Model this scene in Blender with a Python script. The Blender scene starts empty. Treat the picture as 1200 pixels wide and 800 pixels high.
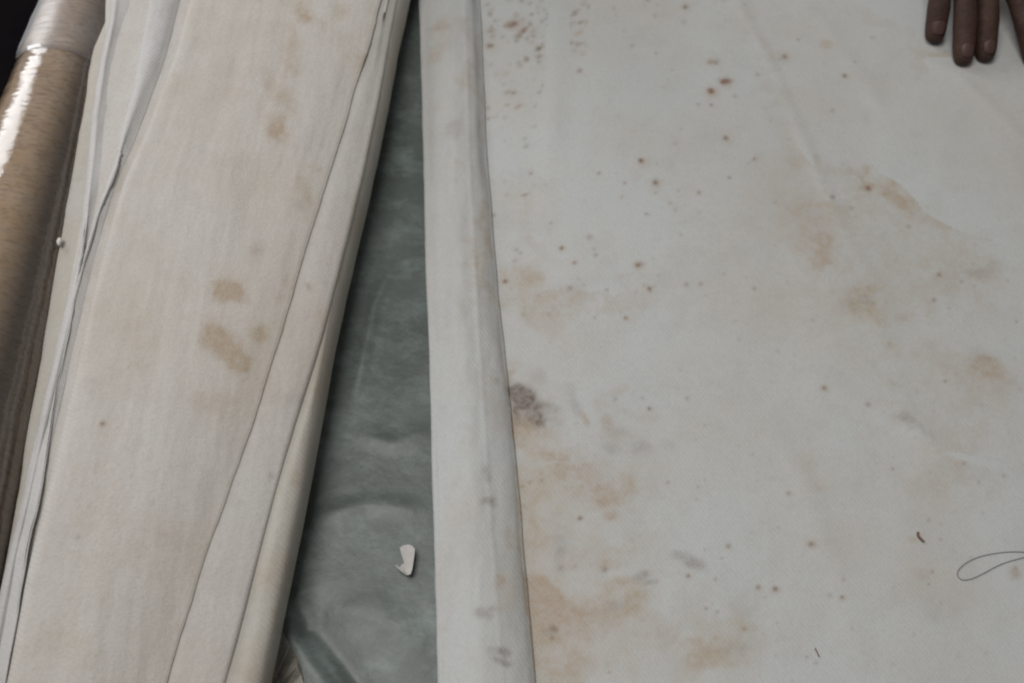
import bpy, bmesh, math, random
import numpy as np
from mathutils import Vector, Matrix

# ------------------------------------------------------------------ camera
H = 0.60                      # metres above the floor
PITCH = math.radians(62)      # looking down
FPX = 1178.0                  # focal length in photo pixels (1200 wide)
scene = bpy.context.scene
cam_d = bpy.data.cameras.new("camera")
cam = bpy.data.objects.new("camera", cam_d)
scene.collection.objects.link(cam)
cam.location = (0, 0, H)
cam.rotation_euler = (math.pi / 2 - PITCH, 0, 0)
cam_d.sensor_width = 36.0
cam_d.lens = 36.0 * FPX / 1200.0
cam_d.clip_start = 0.02
cam_d.clip_end = 60
cam_d.dof.use_dof = True
cam_d.dof.focus_distance = 0.60
cam_d.dof.aperture_fstop = 9.0
scene.camera = cam

# ------------------------------------------------------------------ light
world = bpy.data.worlds.new("World")
scene.world = world
world.use_nodes = True
wn = world.node_tree
bg = wn.nodes["Background"]
bg.inputs[0].default_value = (1.0, 0.985, 0.96, 1)
bg.inputs[1].default_value = 0.17

def area(name, loc, target, sx, sy, power, col):
    d = bpy.data.lights.new(name, 'AREA')
    d.shape = 'RECTANGLE'; d.size = sx; d.size_y = sy
    d.energy = power; d.color = col
    o = bpy.data.objects.new(name, d)
    scene.collection.objects.link(o)
    o.location = loc
    o.rotation_euler = (Vector(target) - Vector(loc)).to_track_quat('-Z', 'Y').to_euler()
    return o

# the window up and to the far left, and the softer light of the room above
area("window_light", (-1.65, 1.70, 1.15), (-0.2, 0.35, 0), 1.15, 1.1, 22, (0.95, 0.97, 1.0))
area("ceiling_bounce", (-0.50, 0.30, 2.1), (0.0, 0.35, 0), 1.0, 1.0, 27, (1.0, 0.98, 0.955))

scene.view_settings.view_transform = 'Standard'
scene.view_settings.look = 'None'
scene.view_settings.exposure = 0.0
scene.view_settings.gamma = 1.0
scene.render.engine = 'CYCLES'
scene.cycles.filter_width = 2.1      # the soft focus of a small compact camera
scene.cycles.use_denoising = True
scene.cycles.max_bounces = 8
scene.cycles.transparent_max_bounces = 12

# ------------------------------------------------------------------ helpers
sP, cP = math.sin(PITCH), math.cos(PITCH)

def P(px, py, z=0.0):
    """world point at height z seen at photo position (px, py)"""
    a = (px - 600.0) / FPX
    b = (400.0 - py) / FPX
    dx = a
    dy = cP + b * sP
    dz = -sP + b * cP
    t = (z - H) / dz
    return (dx * t, dy * t, z)

def scale_at(py, z=0.0):
    """photo pixels per metre (across) at that height"""
    b = (400.0 - py) / FPX
    t = (z - H) / (-sP + b * cP)
    return FPX / t

def line(pts, z):
    """x as a smooth function of y for a line given by photo points at height z"""
    w = np.array([P(px, py, z) for px, py in pts])
    o = np.argsort(w[:, 1]); w = w[o]
    X, Y = w[:, 0], w[:, 1]
    def f(y):
        y = np.asarray(y, float)
        r = np.interp(y, Y, X)
        lo = (X[1] - X[0]) / (Y[1] - Y[0]); hi = (X[-1] - X[-2]) / (Y[-1] - Y[-2])
        r = np.where(y < Y[0], X[0] + (y - Y[0]) * lo, r)
        r = np.where(y > Y[-1], X[-1] + (y - Y[-1]) * hi, r)
        return r
    def g(y):   # smoothed
        return sum(wt * f(np.asarray(y) + d) for wt, d in ((.1, -.02), (.2, -.01), (.4, 0), (.2, .01), (.1, .02)))
    return g

rng = np.random.RandomState(7)
_LAT = {}
def vnoise(x, y, seed=0):
    if seed not in _LAT:
        _LAT[seed] = np.random.RandomState(100 + seed).rand(256, 256)
    L = _LAT[seed]
    xi = np.floor(x).astype(int); yi = np.floor(y).astype(int)
    fx = x - xi; fy = y - yi
    fx = fx * fx * (3 - 2 * fx); fy = fy * fy * (3 - 2 * fy)
    a = L[xi % 256, yi % 256]; b = L[(xi + 1) % 256, yi % 256]
    c = L[xi % 256, (yi + 1) % 256]; d = L[(xi + 1) % 256, (yi + 1) % 256]
    return (a * (1 - fx) + b * fx) * (1 - fy) + (c * (1 - fx) + d * fx) * fy - 0.5

def fbm(x, y, seed=0, octv=4, gain=0.5):
    s = 0; a = 1.0; tot = 0
    for k in range(octv):
        s = s + a * vnoise(x * 2 ** k + 13.7 * k, y * 2 ** k + 7.1 * k, seed + k); tot += a; a *= gain
    return s / tot

def link(o, parent=None):
    scene.collection.objects.link(o)
    if parent is not None:
        o.parent = parent
    return o

def empty(name, loc=(0, 0, 0)):
    return link(bpy.data.objects.new(name, None))

def tag(o, label=None, category=None, kind=None, group=None):
    if label: o['label'] = label
    if category: o['category'] = category
    if kind: o['kind'] = kind
    if group: o['group'] = group
    return o

def mesh_obj(name, verts, faces, mat, parent=None, smooth=True):
    me = bpy.data.meshes.new(name)
    verts = np.asarray(verts, dtype=np.float32)
    me.vertices.add(len(verts)); me.vertices.foreach_set('co', verts.ravel())
    if isinstance(faces, np.ndarray):
        nf, k = faces.shape
        me.loops.add(nf * k); me.loops.foreach_set('vertex_index', faces.ravel().astype(np.int32))
        me.polygons.add(nf)
        me.polygons.foreach_set('loop_start', np.arange(0, nf * k, k, dtype=np.int32))
        me.polygons.foreach_set('loop_total', np.full(nf, k, dtype=np.int32))
        me.update(calc_edges=True)
    else:
        bpy.data.meshes.remove(me)
        me = bpy.data.meshes.new(name)
        me.from_pydata([tuple(map(float, v)) for v in verts], [], faces)
        me.update()
    me.validate()
    if smooth:
        me.polygons.foreach_set('use_smooth', np.ones(len(me.polygons), dtype=bool))
    me.materials.append(mat)
    return link(bpy.data.objects.new(name, me), parent)

def chaikin(p, n=3):
    """p: (m, k, 2) corner cutting along axis 1, ends kept"""
    for _ in range(n):
        a = p[:, :-1] * 0.75 + p[:, 1:] * 0.25
        b = p[:, :-1] * 0.25 + p[:, 1:] * 0.75
        q = np.empty((p.shape[0], 2 * (p.shape[1] - 1), 2))
        q[:, 0::2] = a; q[:, 1::2] = b
        p = np.concatenate([p[:, :1], q, p[:, -1:]], axis=1)
    return p

def resample(p, n, warp=None):
    m = p.shape[0]
    out = np.empty((m, n, 2))
    u = np.linspace(0, 1, n)
    if warp is not None: u = warp(u)
    for j in range(m):
        d = np.r_[0, np.cumsum(np.hypot(*np.diff(p[j], axis=0).T))]
        out[j, :, 0] = np.interp(u * d[-1], d, p[j, :, 0])
        out[j, :, 1] = np.interp(u * d[-1], d, p[j, :, 1])
    return out

def ribbon(name, Y, ctrl, t, n, mat, parent=None, disp=None, stain=None, warp=None, rounds=3):
    """A sheet of thickness t: cross-section control points ctrl (m, k, 2) lofted along Y."""
    c = resample(chaikin(ctrl, rounds), n, warp)
    m = len(Y)
    tg = np.gradient(c, axis=1)
    tg /= np.maximum(np.linalg.norm(tg, axis=2, keepdims=True), 1e-9)
    nr = np.stack([-tg[..., 1], tg[..., 0]], axis=2)
    YY = np.repeat(np.asarray(Y)[:, None], n, 1)
    if disp is not None:
        h = disp(c[..., 0], YY, c[..., 1])
        c = c + nr * h[..., None]
    tt = (t / 2) * np.clip(.25 + np.arange(n) / 5.0, 0, 1)[None, :, None]      # the cut edge is worn thin
    prof = np.concatenate([c + nr * tt, (c - nr * tt)[:, ::-1]], axis=1)     # closed loop
    k = 2 * n
    V = np.empty((m, k, 3))
    V[..., 0] = prof[..., 0]; V[..., 2] = prof[..., 1]; V[..., 1] = np.concatenate([YY, YY[:, ::-1]], axis=1)
    idx = np.arange(m * k).reshape(m, k)
    a = idx[:-1]; b = idx[1:]
    q = np.stack([a, np.roll(a, -1, 1), np.roll(b, -1, 1), b], axis=2).reshape(-1, 4)
    caps = []
    for r, flip in ((0, False), (m - 1, True)):
        o = idx[r, :n]; i = idx[r, n:][::-1]
        cq = np.stack([o[:-1], i[:-1], i[1:], o[1:]], axis=1)
        caps.append(cq[:, ::-1] if flip else cq)
    F = np.concatenate([q] + caps)
    ob = mesh_obj(name, V.reshape(-1, 3), F, mat, parent)
    if stain is not None:
        s = stain(V.reshape(-1, 3))
        at = ob.data.attributes.new('stain', 'FLOAT_COLOR', 'POINT')
        at.data.foreach_set('color', np.concatenate([s, np.ones((len(s), 1))], axis=1).astype(np.float32).ravel())
    return ob

def solid(name, Y, ctrl, n, mat, parent=None, disp=None, stain=None, rounds=3):
    """closed body: control polygon (m, k, 2) (closed) lofted along Y."""
    p = ctrl
    for _ in range(rounds):
        nx = np.roll(p, -1, axis=1)
        q = np.empty((p.shape[0], p.shape[1] * 2, 2))
        q[:, 0::2] = p * .75 + nx * .25; q[:, 1::2] = p * .25 + nx * .75
        p = q
    p = np.concatenate([p, p[:, :1]], axis=1)
    c = resample(p, n + 1)[:, :-1]
    m = len(Y)
    tg = np.roll(c, -1, 1) - np.roll(c, 1, 1)
    tg /= np.maximum(np.linalg.norm(tg, axis=2, keepdims=True), 1e-9)
    nr = np.stack([-tg[..., 1], tg[..., 0]], axis=2)
    YY = np.repeat(np.asarray(Y)[:, None], n, 1)
    if disp is not None:
        c = c + nr * disp(c[..., 0], YY, c[..., 1])[..., None]
    V = np.stack([c[..., 0], YY, c[..., 1]], axis=2)
    idx = np.arange(m * n).reshape(m, n)
    a = idx[:-1]; b = idx[1:]
    q = np.stack([a, np.roll(a, -1, 1), np.roll(b, -1, 1), b], axis=2).reshape(-1, 4)
    faces = q
    ob = mesh_obj(name, V.reshape(-1, 3), faces, mat, parent)
    bm = bmesh.new(); bm.from_mesh(ob.data)
    bmesh.ops.holes_fill(bm, edges=[e for e in bm.edges if e.is_boundary], sides=0)
    bm.to_mesh(ob.data); bm.free()
    if stain is not None:
        s = stain(V.reshape(-1, 3))
        at = ob.data.attributes.new('stain', 'FLOAT_COLOR', 'POINT')
        at.data.foreach_set('color', np.concatenate([s, np.ones((len(s), 1))], axis=1).astype(np.float32).ravel())
    return ob

# ---- stains: (px, py, rx, ry, turn in degrees, strength, channel 0 tan 1 dark 2 rust) at height z
def stain_fn(blobs, z, seed=0, extra=None, warp=1.0):
    B = []
    for (px, py, rx, ry, ang, st, ch) in blobs:
        x, y, _ = P(px, py, z)
        sc = scale_at(py, z)
        # image-vertical lengths are foreshortened on the flat surface
        y2 = P(px, py - 10, z)[1]
        syy = 10.0 / abs(y2 - y)
        B.append((x, y, rx, ry, math.radians(ang), st, ch, sc, syy))
    def f(V):
        x, y = V[:, 0], V[:, 1]
        out = np.zeros((len(V), 3))
        wx = fbm(x * 60, y * 60, 20 + seed, 4, .6); wy = fbm(x * 60, y * 60, 30 + seed, 4, .6)
        tex = fbm(x * 140, y * 140, 40 + seed, 4, .7)
        for (bx, by, rx, ry, an, st, ch, sc, syy) in B:
            R = max(rx, ry)
            mx = 3.2 * R / sc; my = 3.2 * R / syy
            k = np.nonzero((np.abs(x - bx) < mx) & (np.abs(y - by) < my))[0]
            if len(k) == 0: continue
            big = min(1.0, R / 14.0) * warp
            u = (x[k] - bx) * sc + wx[k] * R * 1.5 * big; v = -(y[k] - by) * syy + wy[k] * R * 1.5 * big
            ca, sa = math.cos(an), math.sin(an)
            uu = (u * ca + v * sa) / rx; vv = (-u * sa + v * ca) / ry
            d = np.sqrt(uu * uu + vv * vv)
            g = np.clip(1.55 - d, 0, 1) if R >= 7 else np.exp(-(d * 1.05) ** 2)
            g = (.55 * g * g * (3 - 2 * g) + .55 * np.exp(-(d * .85) ** 2)) if R >= 7 else g
            g = g * (1 + big * 1.5 * tex[k])
            out[k, ch] = np.maximum(out[k, ch], 0) + st * np.clip(g, 0, 1.4)
        if extra is not None:
            extra(x, y, V[:, 2], out)
        return np.clip(out, 0, 1)
    return f

# ------------------------------------------------------------------ materials
def new_mat(name):
    m = bpy.data.materials.new(name); m.use_nodes = True
    nt = m.node_tree
    return m, nt, nt.nodes['Principled BSDF']

def N(nt, typ, **kw):
    n = nt.nodes.new(typ)
    for k, v in kw.items(): setattr(n, k, v)
    return n

def mixc(nt, fac, a, b, blend='MIX'):
    n = nt.nodes.new('ShaderNodeMix'); n.data_type = 'RGBA'; n.blend_type = blend
    for s, v in ((n.inputs[0], fac), (n.inputs[6], a), (n.inputs[7], b)):
        if isinstance(v, (int, float)): s.default_value = v
        elif isinstance(v, tuple): s.default_value = (*v, 1) if len(v) == 3 else v
        else: nt.links.new(v, s)
    return n.outputs[2]

def math_n(nt, op, a, b=None, clamp=False):
    n = nt.nodes.new('ShaderNodeMath'); n.operation = op; n.use_clamp = clamp
    for s, v in zip(n.inputs, (a, b)):
        if v is None: continue
        if isinstance(v, (int, float)): s.default_value = v
        else: nt.links.new(v, s)
    return n.outputs[0]

def noise(nt, co, scale, detail=4, rough=.55):
    n = nt.nodes.new('ShaderNodeTexNoise'); n.inputs['Scale'].default_value = scale
    n.inputs['Detail'].default_value = detail; n.inputs['Roughness'].default_value = rough
    nt.links.new(co, n.inputs['Vector'])
    return n.outputs[0]

def ramp(nt, v, lo, hi):
    n = nt.nodes.new('ShaderNodeMapRange'); n.inputs[1].default_value = lo; n.inputs[2].default_value = hi
    nt.links.new(v, n.inputs[0]); return n.outputs[0]

def cloth_mat(name, base, warm, weave_angle, rough=.72, stains=True, weave=0.25, mott=.5, spec=.3):
    m, nt, b = new_mat(name)
    tc = N(nt, 'ShaderNodeTexCoord').outputs['Object']
    col = mixc(nt, math_n(nt, 'MULTIPLY', ramp(nt, noise(nt, tc, 9, 5, .6), .42, .66), mott), base, warm)
    # cloudy handling grime
    col = mixc(nt, math_n(nt, 'MULTIPLY', ramp(nt, noise(nt, tc, 38, 6, .65), .50, .72), .30), col, tuple(c * .80 for c in warm))
    # the grain of the yarn, very fine
    gr = noise(nt, tc, 900, 2, .6)
    col = mixc(nt, math_n(nt, 'MULTIPLY', ramp(nt, gr, .35, .65), .16), col, tuple(c * .62 for c in base))
    gr2 = noise(nt, tc, 330, 3, .7)
    col = mixc(nt, math_n(nt, 'MULTIPLY', ramp(nt, gr2, .45, .75), .20), col, tuple(c * .72 for c in warm))
    if stains:
        at = N(nt, 'ShaderNodeAttribute', attribute_name='stain')
        sep = N(nt, 'ShaderNodeSeparateColor'); nt.links.new(at.outputs['Color'], sep.inputs[0])
        det = ramp(nt, noise(nt, tc, 260, 5, .7), .25, .70)
        det2 = math_n(nt, 'ADD', math_n(nt, 'MULTIPLY', det, .7), .55)
        f0 = math_n(nt, 'MULTIPLY', math_n(nt, 'MULTIPLY', sep.outputs[0], det2), .68, True)
        f1 = math_n(nt, 'MULTIPLY', math_n(nt, 'MULTIPLY', sep.outputs[1], det2), .80, True)
        f2 = math_n(nt, 'MULTIPLY', sep.outputs[2], .80, True)
        tan = mixc(nt, ramp(nt, noise(nt, tc, 14, 2), .4, .6), (.345, .250, .165), (.35, .275, .175))
        col = mixc(nt, f0, col, tan)
        col = mixc(nt, f1, col, (.125, .090, .075))
        rust = mixc(nt, ramp(nt, noise(nt, tc, 45, 2), .4, .6), (.18, .080, .040), (.13, .09, .05))
        col = mixc(nt, f2, col, rust)
    nt.links.new(col, b.inputs['Base Color'])
    b.inputs['Roughness'].default_value = rough
    b.inputs['Specular IOR Level'].default_value = spec
    # twill: fine diagonal ribs
    mp = N(nt, 'ShaderNodeMapping'); nt.links.new(tc, mp.inputs[0]); mp.inputs['Rotation'].default_value = (0, 0, math.radians(weave_angle))
    wv = N(nt, 'ShaderNodeTexWave', wave_type='BANDS', bands_direction='X'); nt.links.new(mp.outputs[0], wv.inputs[0])
    wv.inputs['Scale'].default_value = 125; wv.inputs['Distortion'].default_value = 2.5; wv.inputs['Detail'].default_value = 2
    wv.inputs['Detail Scale'].default_value = 3
    hgt = math_n(nt, 'ADD', math_n(nt, 'MULTIPLY', wv.outputs['Fac'], .34), gr2)
    hgt = math_n(nt, 'ADD', hgt, math_n(nt, 'MULTIPLY', gr, .5))
    bp = N(nt, 'ShaderNodeBump'); bp.inputs['Strength'].default_value = weave; bp.inputs['Distance'].default_value = .0006
    nt.links.new(hgt, bp.inputs['Height']); nt.links.new(bp.outputs[0], b.inputs['Normal'])
    return m

M_sheet = cloth_mat('stained_felt', (.478, .488, .482), (.462, .440, .405), -35, rough=.62, spec=.35, mott=.75)
M_bundle = cloth_mat('ribbed_felt', (.522, .500, .470), (.475, .430, .380), -62, rough=.7, weave=.55, mott=.75)
M_inner = cloth_mat('inner_felt', (.505, .492, .487), (.46, .425, .395), -50, rough=.55, weave=.35, mott=.3)
M_side = cloth_mat('edge_felt', (.49, .468, .425), (.43, .385, .325), -50, rough=.75, weave=.4, mott=.7)

def tarp_mat():
    m, nt, b = new_mat('grey_green_tarpaulin')
    tc = N(nt, 'ShaderNodeTexCoord').outputs['Object']
    col = mixc(nt, ramp(nt, noise(nt, tc, 7, 6, .65), .35, .68), (.066, .081, .075), (.118, .138, .132))
    mp = N(nt, 'ShaderNodeMapping'); nt.links.new(tc, mp.inputs[0]); mp.inputs['Rotation'].default_value = (0, 0, math.radians(38)); mp.inputs['Scale'].default_value = (26, 40, 1)
    col = mixc(nt, math_n(nt, 'MULTIPLY', ramp(nt, noise(nt, mp.outputs[0], 1.0, 9, .74), .47, .66), .60), col, (.20, .245, .232))
    col = mixc(nt, math_n(nt, 'MULTIPLY', ramp(nt, noise(nt, tc, 240, 3, .7), .5, .8), .35), col, (.055, .065, .062))
    nt.links.new(col, b.inputs['Base Color'])
    nt.links.new(ramp(nt, noise(nt, tc, 22, 4), .2, .9), b.inputs['Roughness'])
    mr = N(nt, 'ShaderNodeMapRange'); nt.links.new(noise(nt, tc, 22, 4), mr.inputs[0]); mr.inputs[3].default_value = .33; mr.inputs[4].default_value = .55
    nt.links.new(mr.outputs[0], b.inputs['Roughness'])
    bp = N(nt, 'ShaderNodeBump'); bp.inputs['Strength'].default_value = .32; bp.inputs['Distance'].default_value = .0022
    nt.links.new(noise(nt, tc, 42, 7, .6), bp.inputs['Height']); nt.links.new(bp.outputs[0], b.inputs['Normal'])
    return m
M_tarp = tarp_mat()

def plain_mat(name, col, col2, scale=30, rough=.7, bump=.2, spec=.3, dist=.001):
    m, nt, b = new_mat(name)
    tc = N(nt, 'ShaderNodeTexCoord').outputs['Object']
    c = mixc(nt, ramp(nt, noise(nt, tc, scale, 5, .6), .35, .65), col, col2)
    nt.links.new(c, b.inputs['Base Color']); b.inputs['Roughness'].default_value = rough
    b.inputs['Specular IOR Level'].default_value = spec
    bp = N(nt, 'ShaderNodeBump'); bp.inputs['Strength'].default_value = bump; bp.inputs['Distance'].default_value = dist
    nt.links.new(noise(nt, tc, scale * 4, 4), bp.inputs['Height']); nt.links.new(bp.outputs[0], b.inputs['Normal'])
    return m

def skin_mat():
    m, nt, b = new_mat('dark_skin')
    tc = N(nt, 'ShaderNodeTexCoord').outputs['Object']
    c = mixc(nt, ramp(nt, noise(nt, tc, 70, 6, .7), .35, .65), (.062, .030, .021), (.032, .016, .012))
    c = mixc(nt, math_n(nt, 'MULTIPLY', ramp(nt, noise(nt, tc, 420, 4, .7), .45, .7), .45), c, (.075, .042, .033))
    nt.links.new(c, b.inputs['Base Color']); b.inputs['Roughness'].default_value = .62; b.inputs['Specular IOR Level'].default_value = .28
    mp = N(nt, 'ShaderNodeMapping'); nt.links.new(tc, mp.inputs[0]); mp.inputs['Scale'].default_value = (90, 520, 200)
    h = math_n(nt, 'ADD', noise(nt, mp.outputs[0], 1.0, 5, .65), math_n(nt, 'MULTIPLY', noise(nt, tc, 700, 3, .6), .6))
    bp = N(nt, 'ShaderNodeBump'); bp.inputs['Strength'].default_value = .8; bp.inputs['Distance'].default_value = .0011
    nt.links.new(h, bp.inputs['Height']); nt.links.new(bp.outputs[0], b.inputs['Normal'])
    return m
M_floor = plain_mat('dark_floor', (.0045, .004, .005), (.008, .0065, .007), 12, .9, .3, 0.0)
M_skin = skin_mat()
M_nail = plain_mat('finger_nail', (.082, .043, .038), (.062, .034, .030), 120, .4, .05)
M_sleeve = plain_mat('dark_sleeve', (.03, .03, .04), (.045, .045, .055), 60, .85, .5)
M_chip = plain_mat('white_card', (.50, .48, .46), (.42, .40, .385), 90, .6, .1)
M_thread = plain_mat('dark_thread', (.10, .11, .13), (.15, .155, .17), 300, .7, .1)
M_fibre = plain_mat('brown_fibre', (.10, .07, .06), (.20, .12, .08), 200, .8, .1)
M_lint = plain_mat('pale_lint', (.66, .64, .60), (.58, .56, .52), 200, .8, .1)

def film_mat(name, cloud, gloss_rough, tint):
    """thin clear plastic: see-through with a sheen; cloud = share of milky scatter"""
    m, nt, b = new_mat(name)
    out = nt.nodes['Material Output']; nt.nodes.remove(b)
    tc = N(nt, 'ShaderNodeTexCoord').outputs['Object']
    tr = N(nt, 'ShaderNodeBsdfTransparent'); tr.inputs[0].default_value = (*tint, 1)
    df = N(nt, 'ShaderNodeBsdfDiffuse'); df.inputs[0].default_value = (.55, .54, .56, 1)
    gl = N(nt, 'ShaderNodeBsdfGlossy'); gl.inputs['Roughness'].default_value = gloss_rough
    mp = N(nt, 'ShaderNodeMapping'); nt.links.new(tc, mp.inputs[0]); mp.inputs['Rotation'].default_value = (0, 0, math.radians(-9)); mp.inputs['Scale'].default_value = (20, 150, 20)
    nz = noise(nt, mp.outputs[0], 1.0, 4, .6)
    bp = N(nt, 'ShaderNodeBump'); bp.inputs['Strength'].default_value = .5; bp.inputs['Distance'].default_value = .0012
    nt.links.new(nz, bp.inputs['Height']); nt.links.new(bp.outputs[0], gl.inputs['Normal'])
    m1 = N(nt, 'ShaderNodeMixShader')
    nt.links.new(math_n(nt, 'MULTIPLY', ramp(nt, nz, -.3, 1.3), cloud * 2, True), m1.inputs[0])
    nt.links.new(tr.outputs[0], m1.inputs[1]); nt.links.new(df.outputs[0], m1.inputs[2])
    fr = N(nt, 'ShaderNodeFresnel'); fr.inputs[0].default_value = 1.5
    m2 = N(nt, 'ShaderNodeMixShader'); nt.links.new(math_n(nt, 'MULTIPLY', fr.outputs[0], 2.3, True), m2.inputs[0])
    nt.links.new(m1.outputs[0], m2.inputs[1]); nt.links.new(gl.outputs[0], m2.inputs[2])
    nt.links.new(m2.outputs[0], out.inputs[0])
    return m
M_film = film_mat('clear_plastic_film', .04, .06, (.93, .92, .90))
M_film2 = film_mat('milky_plastic_film', .13, .40, (.90, .90, .92))
M_yellow = film_mat('yellowed_plastic', .10, .5, (.62, .56, .34))

def tube_mat():
    m, nt, b = new_mat('brown_flecked_cloth')
    tc = N(nt, 'ShaderNodeTexCoord').outputs['Object']
    mp = N(nt, 'ShaderNodeMapping'); nt.links.new(tc, mp.inputs[0]); mp.inputs['Rotation'].default_value = (0, 0, math.radians(-7)); mp.inputs['Scale'].default_value = (130, 420, 190)
    nz = noise(nt, mp.outputs[0], 1, 5, .7)
    col = mixc(nt, ramp(nt, noise(nt, tc, 16, 4), .35, .65), (.52, .415, .33), (.47, .335, .205))
    col = mixc(nt, math_n(nt, 'MULTIPLY', ramp(nt, nz, .46, .68), .62), col, (.16, .105, .065))
    nz2 = noise(nt, tc, 150, 5, .7)
    col = mixc(nt, math_n(nt, 'MULTIPLY', ramp(nt, nz2, .52, .68), .6), col, (.50, .43, .37))
    nt.links.new(col, b.inputs['Base Color']); b.inputs['Roughness'].default_value = .8
    bp = N(nt, 'ShaderNodeBump'); bp.inputs['Strength'].default_value = .5; bp.inputs['Distance'].default_value = .001
    nt.links.new(nz, bp.inputs['Height']); nt.links.new(bp.outputs[0], b.inputs['Normal'])
    return m
M_tube = tube_mat()

# ------------------------------------------------------------------ setting: floor and tarpaulin
def grid(name, x0, x1, y0, y1, nx, ny, hf, mat, parent=None, xl=None, thick=None):
    xs = np.linspace(0, 1, nx); ys = np.linspace(y0, y1, ny)
    U, YY = np.meshgrid(xs, ys)
    XX = x0 + (x1 - x0) * U
    if xl is not None:
        l = xl(ys)[:, None]; XX = l + (x1 - l) * U
    Z = hf(XX, YY)
    V = np.stack([XX, YY, Z], 2).reshape(-1, 3)
    idx = np.arange(nx * ny).reshape(ny, nx)
    F = np.stack([idx[:-1, :-1], idx[:-1, 1:], idx[1:, 1:], idx[1:, :-1]], 2).reshape(-1, 4)
    o = mesh_obj(name, V, F, mat, parent)
    if thick:
        md = o.modifiers.new('thickness', 'SOLIDIFY'); md.thickness = thick; md.offset = -1
    return o

def seg_profile(X, Y, pts, z, width, amp, kind='ridge'):
    """raise a crease that follows photo points (at height z)"""
    w = [P(px, py, z)[:2] for px, py in pts]
    best = np.full(X.shape, 9.0); sgn = np.ones(X.shape); L = np.zeros(X.shape); tot = 0
    for (ax, ay), (bx, by) in zip(w[:-1], w[1:]):
        dx, dy = bx - ax, by - ay; l = math.hypot(dx, dy)
        t = np.clip(((X - ax) * dx + (Y - ay) * dy) / l ** 2, 0, 1)
        d = np.hypot(X - ax - t * dx, Y - ay - t * dy)
        s = np.sign((X - ax) * dy - (Y - ay) * dx)
        k = d < best
        best = np.where(k, d, best); sgn = np.where(k, s, sgn); L = np.where(k, tot + t * l, L)
        tot += l
    fade = np.clip(np.minimum(L, tot - L) / (tot * .25), 0, 1) ** .7
    if kind == 'ridge':
        return amp * fade * np.exp(-(best / width) ** 2)
    return amp * fade * np.tanh(sgn * best / width * 1.2) * np.exp(-(best / (width * 6)) ** 2)

def floor_h(X, Y):
    z = -0.010 + 0.0015 * fbm(X * 8, Y * 8, 3)
    z += seg_profile(X, Y, [(-90, 78), (0, 52), (45, 34), (120, 10)], 0, .006, .006)
    return z
fl = grid('floor', -1.6, 1.6, -.5, 2.2, 200, 170, floor_h, M_floor)
tag(fl, 'near-black floor showing past the plastic-wrapped roll', None, 'structure')

E_line = [(475, 0), (435, 200), (400, 350), (355, 580), (310, 800)]

def tarp_h(X, Y):
    z = 0.0009 * fbm(X * 14, Y * 14, 5, 4) + .0007 * fbm(X * 34, Y * 34 + X * 20, 8, 4)
    z += seg_profile(X, Y, [(340, 700), (352, 742), (368, 768), (396, 806), (430, 860)], 0, .0034, .0040, 'step')
    z += seg_profile(X, Y, [(358, 740), (378, 768), (408, 808), (440, 860)], 0, .004, .0035)
    z += seg_profile(X, Y, [(415, 470), (440, 355), (452, 330), (470, 300)], 0, .004, .0016)
    z += seg_profile(X, Y, [(380, 720), (440, 712), (500, 760)], 0, .008, .0010)
    z += seg_profile(X, Y, [(360, 610), (430, 590), (510, 600)], 0, .006, .0012)
    z += seg_profile(X, Y, [(415, 505), (460, 520), (512, 500)], 0, .006, .0012)
    return z
tarp_left = lambda y: -.325 + .004 * fbm(y * 20, y * 0, 91, 3)
tp = grid('tarpaulin', 0, .62, -.15, .98, 520, 760, tarp_h, M_tarp, xl=tarp_left, thick=.001)
tag(tp, 'dull grey-green creased tarpaulin lying under the cloth rolls', 'tarpaulin')

# ------------------------------------------------------------------ the big stained cloth on the right
ZR = .0150                                                     # top of its rolled edge
Ys = np.concatenate([np.linspace(-.12, .055, 24, endpoint=False), np.linspace(.055, .70, 540), np.linspace(.702, .97, 40)])
f_left = line([(493, 0), (497, 160), (502, 330), (507, 480), (512, 640), (516, 800)], .011)
f_topl = line([(506, 0), (512, 200), (520, 400), (530, 600), (538, 800)], ZR)
f_ridge = line([(545, 0), (551, 200), (562, 400), (575, 600), (590, 800)], ZR)
f_seam = line([(563, 0), (571, 180), (583, 330), (596, 450), (607, 560), (628, 800)], .006)
wob = lambda Y, a, f, s: a * fbm(np.asarray(Y) * f, np.zeros_like(Y) + s, 60, 3)
L_, T_, R_, S_ = f_left(Ys), f_topl(Ys), f_ridge(Ys), f_seam(Ys)
S_ = S_ + wob(Ys, .0012, 40, 1.3)
z1 = ZR + wob(Ys, .003, 12, 4.2)
pts = [(S_, .0044 + 0 * Ys), (S_ - .0025, .0054 + 0 * Ys), (S_ - .0055, .0078 + 0 * Ys), (.5 * R_ + .5 * S_ - .001, z1 - .0044), (R_ + .001, z1 - .0020), (R_ - .006, z1 - .0005),
       ((T_ + R_) / 2, z1 + .0002), (T_ + .004, z1 - .0008), (T_ - .001, z1 - .0020), (L_ + .0022, z1 - .0052), (L_ - .0008, .0105 + 0 * Ys), (L_ + .0008, .0042 + 0 * Ys),
       (L_ + .010, .0030 + 0 * Ys), (S_, .0030 + 0 * Ys), (.60 + 0 * Ys, .0030 + 0 * Ys)]
c = np.zeros((len(Ys), len(pts), 2))
for i, (xx, zz) in enumerate(pts):
    c[:, i, 0] = xx; c[:, i, 1] = zz

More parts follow.
